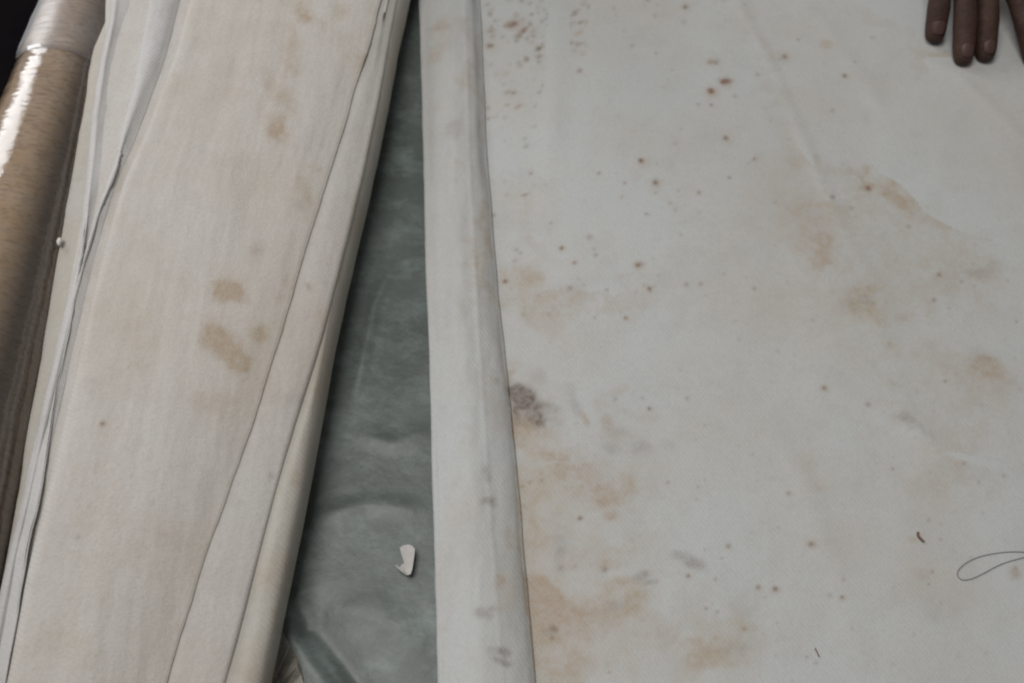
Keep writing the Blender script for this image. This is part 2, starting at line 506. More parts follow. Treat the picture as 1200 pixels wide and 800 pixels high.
def sheet_disp(X, Y, Z):
    w = np.clip((X - f_seam(Y) - .004) / .05, 0, 1)            # only where it lies flat
    low = Z < .0045
    flat = w * low
    h = flat * (.0080 * (fbm(X * 5, Y * 4, 11, 3) + .18) + .0016 * fbm(X * 22, Y * 18, 15, 3))
    h = h + low * seg_profile(X, Y, [(835, -60), (868, 10), (905, 80), (950, 190), (985, 262), (1030, 350)], .004, .0050, .0006)
    h = h + low * seg_profile(X, Y, [(880, -60), (960, 20), (1010, 95), (1060, 190)], .004, .007, .0004)
    h = h + low * seg_profile(X, Y, [(1060, 60), (1120, 90), (1220, 190)], .004, .006, .0006)
    h = h + low * seg_profile(X, Y, [(610, 345), (680, 322), (760, 318), (830, 332)], .004, .009, .0008)
    h = h + low * seg_profile(X, Y, [(900, 470), (950, 590), (990, 700), (1020, 830)], .004, .009, .0006)
    h = h + low * seg_profile(X, Y, [(655, -40), (652, 80), (645, 180), (640, 300)], .004, .010, .0008)
    h = h + low * seg_profile(X, Y, [(1040, 470), (1100, 530), (1215, 560)], .004, .01, .0014)
    h = h - (~low) * .0005 * np.exp(-((X - f_ridge(Y) + .0005) / .0013) ** 2) * (.6 + 1.2 * fbm(Y * 9, X * 0, 88, 2))
    h = h + (~low) * (.0014 * fbm(X * 60, Y * 16, 17, 3) + .0006 * fbm(X * 200, Y * 60, 19, 2))
    return h

T, D, R3 = 0, 1, 2
big = [
 # tan clouds
 (975, 198, 26, 8, 10, .22, T), (1018, 212, 26, 9, 15, .34, T), (1050, 236, 24, 9, 25, .38, T), (1104, 264, 16, 9, 10, .32, T),
 (966, 286, 18, 9, -40, .36, T), (935, 300, 30, 14, 0, .14, T), (970, 250, 40, 25, 0, .10, T), (1012, 350, 20, 12, -35, .42, T), (994, 362, 14, 10, 60, .30, T),
 (1026, 372, 12, 8, 0, .26, T), (1152, 430, 24, 12, 15, .50, T), (1148, 440, 32, 20, 0, .14, T), (950, 553, 12, 20, -10, .22, T), (905, 655, 12, 18, 0, .12, T),
 (1108, 78, 16, 8, 20, .36, T), (1128, 92, 20, 8, 30, .34, T), (1166, 96, 14, 10, 0, .16, T), (1020, 20, 24, 10, 30, .22, T),
 (884, 50, 12, 60, -18, .16, T), (920, 140, 10, 50, -25, .12, T), (1150, 330, 50, 20, 0, .10, T), (1145, 320, 26, 9, -15, .18, T),
 (1080, 500, 60, 26, 20, .12, T), (1100, 560, 30, 12, 0, .14, T), (1060, 700, 40, 18, 0, .12, T), (900, 420, 30, 50, 0, .05, T),
 (690, 345, 60, 6, -4, .16, T), (745, 352, 26, 8, 0, .18, T), (610, 325, 22, 14, 0, .26, T), (622, 350, 40, 16, 0, .12, T), (650, 372, 40, 10, 0, .10, T),
 (612, 500, 18, 14, 0, .62, T), (625, 505, 30, 18, 0, .28, T), (650, 533, 14, 5, 8, .55, T), (640, 526, 30, 10, 0, .25, T), (662, 548, 18, 9, 10, .34, T), (630, 555, 28, 24, 0, .24, T),
 (658, 552, 6, 10, 0, .35, T), (618, 585, 22, 26, 0, .28, T), (640, 600, 36, 34, 0, .16, T), (622, 632, 26, 30, 0, .20, T),
 (638, 694, 34, 16, 12, .85, T), (634, 715, 22, 24, 0, .78, T), (630, 745, 16, 20, 0, .55, T), (652, 706, 34, 18, 30, .40, T), (650, 735, 22, 18, 0, .34, T), (645, 770, 36, 30, 0, .22, T),
 (733, 682, 18, 6, -8, .55, T), (748, 700, 10, 14, 20, .38, T), (738, 710, 12, 8, -50, .42, T), (716, 705, 36, 22, 0, .18, T), (700, 655, 26, 12, 0, .20, T), (715, 660, 12, 6, 0, .25, T),
 (715, 603, 8, 5, -10, .62, T), (708, 580, 14, 9, 20, .42, T), (737, 573, 12, 8, 0, .30, T), (700, 590, 9, 7, 0, .35, T), (735, 560, 10, 8, 0, .2, T),
 (840, 762, 36, 18, 0, .34, T), (852, 735, 26, 18, 0, .26, T), (830, 772, 24, 14, 0, .2, T), (770, 742, 30, 14, 0, .16, T), (700, 780, 50, 20, 0, .16, T), (640, 790, 60, 20, 0, .2, T), (873, 738, 9, 8, 0, .2, T),
 (711, 495, 7, 8, 0, .62, T), (684, 488, 4, 8, -25, .60, T), (688, 494, 4, 6, -20, .5, T), (703, 474, 8, 8, 0, .30, T), (721, 456, 14, 6, -20, .34, T), (755, 484, 22, 7, 5, .22, T), (715, 508, 20, 8, 0, .18, T),
 (1070, 372, 10, 8, 0, .1, T), (1055, 371, 7, 5, 0, .34, T), (1048, 449, 5, 5, 0, .34, T), (1040, 405, 6, 4, 0, .45, T), (1069, 632, 6, 4, 0, .55, T), (1082, 674, 9, 8, 0, .32, T),
 (969, 54, 7, 5, 0, .55, T), (835, 74, 8, 4, 0, .45, T), (950, 187, 10, 7, 0, .34, T), (932, 194, 8, 6, 0, .28, T), (1190, 672, 7, 7, 0, .55, T),
 (600, 440, 5, 20, 0, .25, T), (604, 470, 5, 30, 0, .3, T),
 (1040, 250, 60, 26, 20, .13, T), (1120, 330, 60, 40, 20, .12, T), (1010, 360, 50, 26, -20, .12, T), (1130, 440, 60, 34, 15, .13, T), (1110, 560, 60, 40, 0, .18, T), (960, 270, 50, 36, 0, .16, T), (1090, 90, 50, 22, 30, .18, T), (720, 560, 50, 30, 0, .16, T), (640, 350, 60, 18, 0, .20, T), (660, 620, 70, 90, 0, .16, T), (680, 760, 110, 50, 0, .14, T), (610, 700, 14, 90, 0, .22, T), (1010, 290, 90, 55, 15, .16, T), (1130, 260, 70, 50, 0, .13, T), (1060, 330, 60, 30, 0, .13, T),
 (1080, 480, 90, 45, 25, .15, T), (960, 340, 40, 50, 0, .12, T), (1000, 160, 60, 30, 30, .10, T), (1120, 180, 50, 40, 0, .10, T), (900, 250, 50, 60, 0, .07, T), (690, 350, 90, 18, -4, .12, T), (800, 560, 80, 50, 0, .06, T), (850, 745, 70, 40, 0, .16, T),
 (615, 300, 16, 90, 0, .14, T), (630, 50, 60, 40, 0, .10, T), (955, 235, 26, 10, 20, .26, T), (1030, 222, 50, 9, 16, .26, T), (1060, 246, 20, 8, 30, .30, T), (930, 190, 20, 14, 40, .2, T), (960, 305, 22, 7, -60, .26, T), (940, 600, 40, 90, -10, .10, T), (720, 640, 60, 14, 0, .14, T),
 (1100, 420, 70, 30, 20, .13, T), (625, 480, 34, 30, 0, .24, T), (1110, 80, 40, 12, 30, .22, T), (670, 560, 40, 16, 10, .24, T), (690, 715, 50, 26, 0, .24, T),
 # grey-violet marks
 (607, 456, 8, 5, -20, .55, D), (617, 463, 10, 6, 20, .70, D), (622, 472, 9, 6, 30, .68, D), (611, 466, 15, 9, 0, .45, D), (636, 474, 9, 5, 10, .34, D), (634, 494, 6, 8, 0, .58, D), (630, 484, 10, 14, 0, .22, D), (612, 484, 12, 12, 0, .20, D), (603, 478, 6, 18, 0, .3, D),
 (630, 442, 10, 8, 0, .18, D), (670, 464, 7, 12, -15, .22, D), (676, 480, 6, 8, 0, .22, D), (653, 492, 8, 8, 0, .16, D), (752, 524, 12, 9, 0, .24, D), (716, 524, 10, 6, 0, .18, D), (782, 520, 9, 6, 0, .13, D), (720, 505, 10, 6, 0, .12, D),
 (802, 659, 14, 7, 15, .42, D), (812, 664, 12, 6, 0, .22, D), (752, 673, 9, 5, -20, .38, D), (762, 681, 8, 3, -10, .34, D), (708, 668, 5, 5, 0, .36, D), (657, 665, 6, 5, 0, .26, D), (655, 640, 8, 18, 0, .18, D), (722, 709, 8, 5, 0, .26, D),
 (663, 640, 12, 8, 0, .14, D), (740, 632, 6, 4, 0, .16, D), (648, 738, 7, 5, 10, .40, D), (1148, 420, 18, 8, 0, .12, D), (1068, 500, 18, 6, 40, .24, D), (1056, 490, 10, 6, 0, .16, D), (1145, 322, 18, 5, -15, .20, D),
 (1190, 672, 4, 4, 0, .3, D), (616, 468, 20, 12, 15, .34, D), (625, 486, 20, 14, 20, .22, D), (645, 480, 10, 6, 0, .22, D), (1014, 352, 8, 6, 0, .26, D), (997, 360, 6, 8, 0, .18, D), (860, 755, 16, 8, 0, .14, D),
]
speck = [(574,17,4,.5),(580,25,3,.35),(603,29,5,.75),(598,31,5,.5),(609,43,4,.5),(605,45,5,.32),(618,47,3,.4),(625,44,4,.4),(647,46,4,.55),(651,44,3,.4),(659,43,4,.55),(664,41,4,.4),(676,55,3.5,.4),(673,62,3,.3),(616,70,3.5,.45),(633,68,4,.45),(630,70,3,.3),(573,54,4,.75),(577,54,3,.4),(690,11,3,.45),
 (635,27,3.5,.35),(640,24,3,.3),(611,2,3.5,.45),(715,23,3,.28),(803,10,3.6,.75),(801,28,4,.28),(712,70,2.3,.55),(720,68,2.2,.4),(688,78,4,.3),(832,74,4,.4),(839,75,4,.4),(850,97,5,.85),(846,98,4,.6),(855,97,3.5,.45),(832,108,4.4,1),(833,109,3.4,.8),(641,107,4.4,.55),(637,104,4,.4),(645,101,3,.3),
 (659,117,3.4,.35),(638,125,3,.5),(627,127,2.4,.35),(659,130,3.4,.8),(642,140,3,.7),(572,127,2.6,.5),(634,155,3,.22),(689,174,2.8,.6),(751,190,3.8,.95),(850,164,3.6,.8),(867,188,3.2,.4),(882,188,3,.65),(833,125,3,.5),(818,124,3,.35),(791,170,4,.22),(861,115,3.6,.28),(887,89,3,.4),(919,68,3.6,.8),(935,48,2.2,.5),
 (989,91,3.2,.75),(1001,75,2.6,.3),(1054,109,2.4,.5),(1039,119,4,.5),(975,132,3.4,.35),(1124,132,3,.4),(1022,45,3,.25),(660,204,2.8,.55),(660,206,2.4,.4),(701,205,3,.5),(732,216,2.8,.5),(768,215,4.2,.95),(854,210,2.6,.6),(819,227,3.4,.55),(757,252,2.4,.5),(658,292,3.2,.9),(673,309,3,.65),(691,279,4.6,.35),
 (698,300,3,.5),(696,293,2.6,.3),(747,312,4,1),(752,311,4,.35),(761,339,3.2,.9),(668,339,3.6,.5),(711,340,2.6,.5),(804,334,3.6,.45),(821,333,3.6,.45),(733,373,3,.7),(697,373,2.6,.4),(884,338,3.2,.4),(745,343,2.6,.25),(610,297,3,.4),(605,293,3,.3),(592,330,3.4,.85),(645,263,2.4,.4),(684,335,2.6,.3),(631,347,2.4,.3),
 (1016,222,4,.75),(1018,223,3,.4),(1158,277,3.6,.75),(1162,280,3.4,.6),(1155,274,3,.5),(1162,265,3.2,.75),(1177,262,3.2,.75),(1149,244,3,.55),(1118,247,2.4,.5),(1100,323,3.2,.7),(1094,352,3.4,.6),(1126,331,2.6,.5),(1064,267,3.6,.35),(997,245,3.2,.4),(975,232,3.6,.6),(1067,251,2.6,.3),(1190,378,2.6,.4),
 (761,478,2.6,.8),(805,466,2.4,.45),(783,565,2.4,.6),(753,466,2.4,.4),(721,468,3.4,.4),(966,455,3.4,.75),(1017,474,4,.5),(1107,447,2.6,.55),(1128,544,2.6,.5),(1046,549,2.4,.5),(924,578,3.4,.5),(1175,558,3.2,.4),(635,563,2.4,.5),(621,565,2.4,.5),(612,570,2.2,.4),(816,585,2.4,.4),(818,570,2.4,.35),
 (680,607,3.4,.85),(853,640,3.2,.65),(845,654,2.2,.4),(806,675,2.6,.85),(838,679,2.6,.5),(888,688,3.2,.7),(827,713,2.6,.6),(840,717,2.4,.6),(872,737,2.6,.5),(950,638,4,.75),(908,690,3.6,.85),(986,700,2.8,.8),(972,698,3.6,.35),(1102,632,2.4,.45),(1088,609,3,.4),(1092,670,2.4,.6),(1088,685,2.6,.45),
 (988,679,2.6,.5),(709,667,3.2,.5),(658,664,3,.3),(674,663,2.6,.3),(647,747,3,.6),(649,736,4,.4),(611,679,4,.55),(945,770,2.6,.5),(955,777,3.2,.35),(912,618,2.4,.3),(897,700,2.2,.3),(1190,665,4,.35),(697,533,2.6,.2),(714,788,2.2,.5),(910,730,2.2,.3),(1146,566,2.4,.3),(826,498,2.4,.25)]
for (a, b_, r, s) in speck:
    big.append((a, b_, r * .85, r * .78, 0, min(1.0, s * 1.15), R3))
    if s > .6: big.append((a + 1, b_ + .5, r * 2.0, r * 1.6, 0, .32, T))
rs = random.Random(4)
for i in range(150):
    big.append((rs.uniform(570, 1210), rs.uniform(-30, 380), rs.uniform(1.6, 2.7), rs.uniform(1.5, 2.3), 0, rs.uniform(.10, .38), R3))
for i in range(170):
    big.append((rs.gauss(640, 50), abs(rs.gauss(15, 90)), rs.uniform(2.2, 4.6), rs.uniform(1.7, 2.8), -15, rs.uniform(.25, .65), R3 if rs.random() < .6 else T))
for i in range(90):
    big.append((rs.uniform(600, 1210), rs.uniform(380, 800), rs.uniform(1.5, 2.6), rs.uniform(1.5, 2.4), 0, rs.uniform(.10, .34), R3))
flat_fn = stain_fn(big, .004, 0)
roll_marks = [(515, 32, 14, 7, 0, .36, T), (516, 55, 10, 14, 20, .36, T), (505, 66, 14, 7, 0, .25, T), (525, 30, 20, 8, 0, .18, T), (533, 150, 8, 10, 0, .22, R3), (510, 150, 14, 30, 0, .12, T),
 (578, 250, 7, 60, 0, .30, T), (570, 300, 12, 60, 0, .30, T), (585, 400, 7, 60, 0, .26, T), (560, 60, 7, 60, 0, .25, T), (564, 150, 8, 60, 0, .25, T), (540, 180, 10, 30, 0, .16, T),
 (548, 310, 14, 5, 0, .22, T), (528, 390, 14, 40, 0, .12, T), (558, 330, 12, 4, 0, .2, T),
 (569, 547, 4, 6, 0, .50, D), (571, 557, 5, 5, 0, .40, D), (572, 584, 8, 4, -20, .48, D), (578, 588, 5, 4, 20, .40, D), (563, 716, 7, 6, 0, .42, D), (574, 720, 6, 4, 0, .3, D), (578, 712, 6, 3, 0, .3, D),
 (592, 762, 7, 5, 20, .50, D), (586, 772, 8, 4, 20, .55, D), (596, 776, 6, 4, 0, .42, D), (580, 760, 10, 4, 0, .3, D), (584, 680, 6, 10, 30, .42, T), (596, 690, 12, 14, 0, .30, T), (590, 712, 14, 5, 0, .24, T), (608, 640, 5, 40, 0, .22, T),
 (545, 520, 10, 12, 0, .16, T), (540, 500, 14, 5, 0, .16, T), (575, 480, 10, 20, 0, .14, T), (582, 440, 3, 4, 0, .3, D), (556, 440, 8, 8, 0, .13, D), (535, 210, 4, 3, 0, .35, T), (608, 615, 6, 40, 0, .2, T), (550, 600, 20, 60, 0, .10, T), (520, 720, 12, 50, 0, .14, T)]
rollz_fn = stain_fn(roll_marks, .018, 3)
def sheet_stain(V):
    a = flat_fn(V); b = rollz_fn(V)
    up = (V[:, 2] > .0062)[:, None]
    low = (~up) & (V[:, 0] > f_seam(V[:, 1]) - .012)[:, None]
    return a * low + b * up

cloth = empty('stained_cloth')
tag(cloth, 'large off-white felt cloth with brown specks spread flat, its left side rolled under', 'cloth')
# more points over the visible flat part than beneath the roll
ribbon('felt_sheet', Ys, c, .0026, 560, M_sheet, cloth, sheet_disp, sheet_stain)

# ------------------------------------------------------------------ the folded bundle on the left
Yb = np.concatenate([np.linspace(-.14, .04, 20, endpoint=False), np.linspace(.04, .70, 420), np.linspace(.703, .97, 40)])
bundle = empty('folded_cloth_bundle')
tag(bundle, 'thick pale bundle of folded felt layers with tan blotches, leaning on the wrapped roll', 'folded cloth')

OUT = [(128, -20), (125, 20), (106, 55), (100, 100), (92, 150), (85, 190), (76, 240), (70, 270), (58, 340), (50, 400), (38, 470), (24, 540), (22, 556), (14, 610), (0, 690), (-20, 800)]
SL = [(212, 0), (196, 60), (176, 105), (155, 160), (138, 195), (123, 250), (108, 310), (96, 360), (80, 440), (62, 510), (48, 580), (30, 650), (14, 730), (0, 800)]
AA = [(222, 0), (204, 70), (188, 110), (168, 165), (150, 200), (134, 250), (118, 310), (106, 360), (88, 440), (71, 510), (56, 580), (38, 650), (22, 730), (8, 800)]
BB = [(446, 0), (438, 30), (432, 62), (422, 82), (405, 140), (388, 195), (358, 290), (330, 385), (310, 450), (289, 515), (262, 590), (240, 650), (215, 730), (194, 800)]
DD = [(464, 0), (446, 100), (425, 200), (397, 310), (374, 400), (345, 490), (318, 590), (294, 680), (262, 800)]
zO, zS, zA, zB, zD, zE = .058, .066, .072, .056, .0478, .034
fO, fS, fA = line(OUT, zO), line(SL, zS), line(AA, zA)
fB, fD, fE = line(BB, zB), line(DD, zD), line(E_line, zE)
GG = [(486, -10), (434, 200), (412, 300), (383, 400), (353, 500), (324, 600), (302, 700), (282, 800)]
fG = line(GG, .044)
o_, s_, a_, b_, d_, e_ = (f(Yb) for f in (fO, fS, fA, fB, fD, fE))
g_ = np.clip(fG(Yb), d_ + .003, e_ - .005)
K = 0 * Yb
def ctrl(pts):
    c = np.zeros((len(Yb), len(pts), 2))
    for i, (x, z) in enumerate(pts): c[:, i, 0] = x; c[:, i, 1] = z
    return c
def zat(x, za, zb, xa, xb):       # straight slope between two edges
    return za + (zb - za) * (x - xa) / (xb - xa)

brown_left = [(170, 330, 30, 60, 0, .08, T), (150, 430, 34, 70, 10, .14, T), (125, 560, 36, 70, 10, .16, T), (100, 690, 40, 70, 10, .15, T), (80, 780, 40, 40, 0, .16, T),
 (270, 343, 13, 12, 10, 1.0, T), (268, 342, 9, 9, 0, .5, T), (264, 402, 20, 14, 40, .6, T), (274, 420, 14, 8, 25, .6, T), (302, 389, 9, 8, 20, .35, T), (325, 155, 10, 12, 0, .35, T), (337, 70, 6, 16, 0, .25, T), (260, 352, 8, 8, 0, .55, T), (284, 354, 8, 4, 0, .34, T), (262, 398, 16, 10, 25, .50, T), (255, 408, 16, 12, 30, .50, T), (272, 418, 16, 9, 30, .60, T), (280, 428, 9, 4, 10, .55, T), (246, 392, 6, 9, 0, .4, T), (252, 378, 5, 6, 0, .3, T), (302, 388, 9, 9, 20, .55, T), (306, 394, 5, 4, 0, .3, T), (290, 418, 6, 3, 0, .4, T),
 (355, 20, 14, 7, 30, .38, T), (360, 26, 8, 6, 0, .40, T), (344, 45, 6, 14, -10, .25, T), (346, 62, 7, 12, -10, .30, T), (338, 86, 12, 8, 0, .34, T), (318, 104, 6, 10, -20, .34, T), (330, 112, 10, 10, 0, .34, T), (334, 124, 12, 8, 0, .30, T), (322, 150, 12, 12, 0, .42, T), (332, 164, 9, 10, 0, .40, T), (337, 145, 6, 22, 0, .2, T), (308, 130, 6, 8, 0, .16, T),
 (398, 14, 9, 8, 0, .38, T), (378, 32, 6, 8, 0, .2, T), (412, 46, 14, 20, 0, .20, T), (431, 58, 2.2, 12, 12, .8, R3), (427, 72, 2.2, 6, 20, .5, R3), (424, 66, 6, 14, 10, .35, T), (300, 0, 26, 12, 0, .2, T), (350, 6, 20, 8, 0, .25, T),
 (360, 225, 5, 11, -20, .46, T), (352, 212, 5, 8, 0, .3, T), (349, 238, 7, 6, 0, .16, D), (300, 300, 10, 8, 0, .2, T), (326, 343, 6, 5, 0, .34, T), (334, 325, 8, 8, 0, .2, T), (302, 290, 8, 8, 0, .22, D), (372, 195, 4, 4, 0, .4, T), (362, 192, 4, 4, 0, .3, T),
 (200, 118, 30, 14, 0, .16, T), (235, 60, 40, 30, 0, .12, T), (270, 110, 26, 22, 0, .14, T), (300, 220, 60, 26, 0, .10, T), (220, 360, 12, 60, 10, .12, T), (250, 470, 18, 8, 0, .26, T), (268, 478, 9, 12, 0, .22, T), (128, 505, 3.4, 2.6, 0, .8, R3), (128, 505, 6, 5, 0, .34, T), (180, 640, 26, 34, 0, .14, T),
 (190, 660, 60, 60, 0, .10, T), (360, 60, 60, 60, 0, .12, T), (140, 215, 8, 4, 0, .3, R3), (100, 635, 3, 2.4, 0, .3, R3), (182, 592, 3, 3, 0, .2, R3)]
def edge_tint(x, y, z, out):
    # handled, yellowed cloth along the free edge
    d = fB(y) - x
    out[:, 0] += .26 * np.exp(-np.clip(d, 0, 1) / .012) * (d > -.001) * (.5 + 1.2 * np.clip(fbm(x * 40, y * 18, 77, 3) + .3, 0, 1))
top_fn = stain_fn(brown_left, .062, 6, edge_tint)
side_marks = [(345, 560, 5, 8, 0, .4, T), (320, 560, 4, 3, 0, .35, D), (318, 715, 6, 4, 0, .4, T), (460, 60, 6, 20, 0, .2, T), (420, 250, 8, 20, 0, .2, T), (376, 375, 6, 10, 0, .3, T), (385, 440, 8, 40, 0, .3, T), (335, 690, 10, 60, 0, .28, T), (300, 790, 12, 30, 0, .26, T), (365, 345, 4, 3, 0, .35, D), (363, 341, 3, 2, 0, .4, D), (345, 470, 12, 6, 0, .14, D)]
side_fn = stain_fn(side_marks, .045, 9)

def cloth_disp(a1, a2, s):
    return lambda X, Y, Z: a1 * fbm(X * 18, Y * 7, s, 3) + a2 * fbm(X * 110, Y * 30, s + 4, 3)

top_disp = lambda X, Y, Z: .0028 * fbm(X * 14, Y * 5, 61, 3) + .0011 * fbm((X - fA(Y)) * 70, Y * 4, 63, 3) + .0007 * fbm(X * 110, Y * 26, 66, 3)
crinkle = lambda X, Y, Z: top_disp(X, Y, Z) + .0016 * fbm((X - fA(Y)) * 60, Y * 32, 68, 3)
# lowest, thickest fold: bulges out to the right over the tarpaulin
zl = zO
a_mid = -.24
solid('bottom_fold', Yb, ctrl([(e_ - .006, .001 + K), (e_ - .0025, .006 + K), (e_ - .0003, .018 + K), (e_ + .0010, .030 + K), (e_ + .0004, .0375 + K), (e_ - .0016, .0425 + K), (g_ + .002, .0452 + K), (g_ + .0004, .0448 + K), (g_ - .0004, .0449 + K), (g_ - .0014, .0447 + K), (d_ - .006, .0446 + K), (o_ + .06, .052 + K),
      (o_ + .004, zl + .002 + K), (o_ - .001, zl - .002 + K), (o_ + .001, zl - .012 + K), (o_ + .03, zl - .026 + K), (o_ + .07, .004 + K), (o_ + .10, .001 + K)]), 170, M_side, bundle, lambda X, Y, Z: cloth_disp(.003, .0012, 31)(X, Y, Z) + (X < a_mid) * .0016 * fbm(X * 60, Y * 36, 69, 3), side_fn)
# the middle fold, its side wall in shade above the bulge
mid_l = o_ + .35 * (s_ - o_)
f_mid = line([((a[0] + b[0] * .0), a[1]) for a, b in zip([(122, 0), (120, 50), (116, 75), (110, 130), (102, 180), (96, 230), (84, 300), (70, 380), (52, 470), (38, 545), (22, 630), (6, 720), (-8, 800)], [(0, 0)] * 13)], zS)
m_ = f_mid(Yb)
f_sl = line([(x - 17, y) for x, y in AA], .067)
sl_ = f_sl(Yb)
solid('middle_fold', Yb, ctrl([(d_ - .006, .041 + K), (d_ - .0004, .0425 + K), (d_ + .0004, zD - .0045 + K), (d_ + .0004, zD - .0018 + K), (d_ - .0006, zD - .0003 + K), (d_ - .0022, zD + .0002 + K), (d_ - .007, zat(d_ - .007, zB - .0019, zD + .0003, b_, d_)), (b_ + .006, zat(b_ + .006, zB - .0019, zD + .0003, b_, d_)), (b_ - .004, zB - .0018 + K), ((m_ + b_) / 2, zat((m_ + b_) / 2, zS, zB, m_, b_) - .0010),
      (a_ + .012, zS - .006 + K), (a_ - .002, zS - .0040 + K), (sl_ + .001, zS - .0036 + K), (sl_ - .0020, zS - .0028 + K), (sl_ - .006, zS - .0022 + K), (m_ + .006, zS - .0016 + K), (m_ + .002, zS - .0014 + K), (m_ - .001, zS - .0036 + K), (m_ + .002, zS - .009 + K), (m_ + .04, .050 + K)]), 230, M_bundle, bundle, top_disp, side_fn)
f_sl = line([(x - 17, y) for x, y in AA], .067)
# a narrow inner fold tucked into the opening on the left
Yn = Yb
gl = line([(176, -30), (172, 20), (163, 60), (155, 105), (145, 140), (136, 164), (133, 172), (138, 178), (132, 200), (112, 240), (98, 290), (76, 360), (58, 440), (41, 510), (26, 580), (8, 650), (-8, 730), (-22, 800)], .067)
gr_ = f_sl
cn = np.zeros((len(Yn), 8, 2))
g0, g1 = gl(Yn), gr_(Yn)
kk = np.clip((Yn - P(0, 176, .067)[1]) / .012, 0, 1); kk = kk * kk * (3 - 2 * kk)      # the step where one layer is folded back
lift = .0010 + .0012 * kk + .0012 * np.clip(fbm(Yn * 16, Yn * 0, 93, 3), -.3, .5)
for i, (x, z) in enumerate([(g1 + .0022, .0618 + 0 * Yn), (g1 - .0005, .0632 + 0 * Yn), (g1 - .0030, .0642 + .4 * lift), (g1 - .45 * (g1 - g0), .0648 + .8 * lift), (g0 + .0030, .0646 + lift), (g0 + .0006, .0638 + lift), (g0 - .0002, .0628 + 0 * Yn), (g0 + .002, .0615 + 0 * Yn)]):
    cn[:, i, 0] = x; cn[:, i, 1] = z
ribbon('inner_fold', Yn, cn, .0014, 60, M_inner, bundle, crinkle)
# the thin lining that catches the window light on the far left
gl2 = line([(124, 10), (118, 50), (112, 85), (106, 130), (101, 180), (96, 230), (86, 300), (72, 380), (56, 460), (42, 540), (27, 620), (10, 710), (-6, 800)], .068)
gr2_ = line([(150, 10), (138, 50), (132, 90), (128, 130), (124, 180), (114, 230), (102, 300), (90, 370), (74, 450), (58, 520), (42, 600), (24, 690), (4, 800)], .068)
l2 = gl2(Yb) + wob(Yb, .0040, 22, 8.8)
r2 = np.minimum(gr2_(Yb), g0 + .001)
ribbon('lining_fold', Yb, ctrl([(r2, .0624 + K), (r2 - .003, .0634 + K), ((l2 + r2) / 2, .0652 + K), (l2 + .005, .0662 + wob(Yb, .004, 14, 2.2)), (l2 + .0012, .0648 + wob(Yb, .003, 20, 3.2)), (l2 - .0008, .0622 + K), (l2 + .001, .060 + K)]), .0012, 60, M_inner, bundle, crinkle)
# the top flap: free edge on the right, rounded over on the left
b2 = b_ + wob(Yb, .0009, 26, 5.1) + wob(Yb, .0010, 90, 9.1)
crown = .0030
yl = P(0, 64, zB)[1]
liftB = .0016 * np.exp(-((Yb - yl) / .018) ** 2) + .0012 * np.clip(fbm(Yb * 9, Yb * 0, 97, 3) * 2.2, 0, 1)
ribbon('top_flap', Yb, ctrl([(b2, zB - .0020 + .45 * liftB), (b2 - .003, zB - .0015 + .45 * liftB), (b2 - .02, zat(b2 - .02, zA, zB, a_, b2) + crown * .6), ((a_ + b2) / 2, (zA + zB) / 2 + crown * 1.4), (a_ + .02, zat(a_ + .02, zA, zB, a_, b2) + crown),
      (a_ + .005, zA + .0026 + K), (a_ + .0012, zA + .0008 + K), (a_ - .0002, zA - .0022 + K), (a_ - .0006, zA - .0058 + K), (a_ + .002, zA - .0082 + K), (a_ + .02, zA - .010 + K)]), .0016, 260, M_bundle, bundle, top_disp, top_fn)

# ------------------------------------------------------------------ the plastic-wrapped roll at the far left
def tube_r(y): return .030 + (.6 - y) * .045
def tube(name, y0, y1, gap, mat, parent, nseg=96, ns=160, rf=None, closed=True):
    V = []; F = []
    for j in range(ns):
        y = y0 + (y1 - y0) * j / (ns - 1)
        for i in range(nseg):
            a = 2 * math.pi * i / nseg
            rr = tube_r(y) + gap + (rf(y, a) if rf else 0)
            V.append((-.330 + math.cos(a) * rr, y, tube_r(y) + .0015 + math.sin(a) * rr))
    for j in range(ns - 1):
        for i in range(nseg):
            k = (i + 1) % nseg
            F.append((j * nseg + i, (j + 1) * nseg + i, (j + 1) * nseg + k, j * nseg + k))
    if closed:
        F.append(tuple(range(nseg))); F.append(tuple((ns - 1) * nseg + i for i in range(nseg))[::-1])
    return mesh_obj(name, V, F, mat, parent)
def rn(t, a, s, ft, fa):
    return float(fbm(np.array([t * ft]), np.array([math.cos(a) * fa + 9 + math.sin(a) * fa * 1.3]), s, 3)[0])
roll = empty('wrapped_roll')
tag(roll, 'brown flecked cloth roll in shiny clear plastic at the far left', 'cloth roll')
tube('cloth_core', -.10, .95, 0, M_tube, roll, 80, 160, lambda t, a: .0008 * rn(t, a, 70, 12, 1.2))
y_s = P(60, 66, .058)[1]          # where the tight clear sleeve begins
tube('clear_sleeve', -.10, y_s, .0012, M_film, roll, 120, 300, lambda t, a: .0010 * rn(t, a, 74, 70, 1.0) + .0006 * rn(t, a, 78, 16, 2.5) + .0010 * math.exp(-((t - y_s) / .002) ** 2), closed=False)
tube('milky_wrap', y_s - .004, .95, .0024, M_film2, roll, 120, 200, lambda t, a: .0016 * rn(t, a, 82, 50, 1.4) - .0014 * math.exp(-((t - y_s) / .006) ** 2), closed=False)

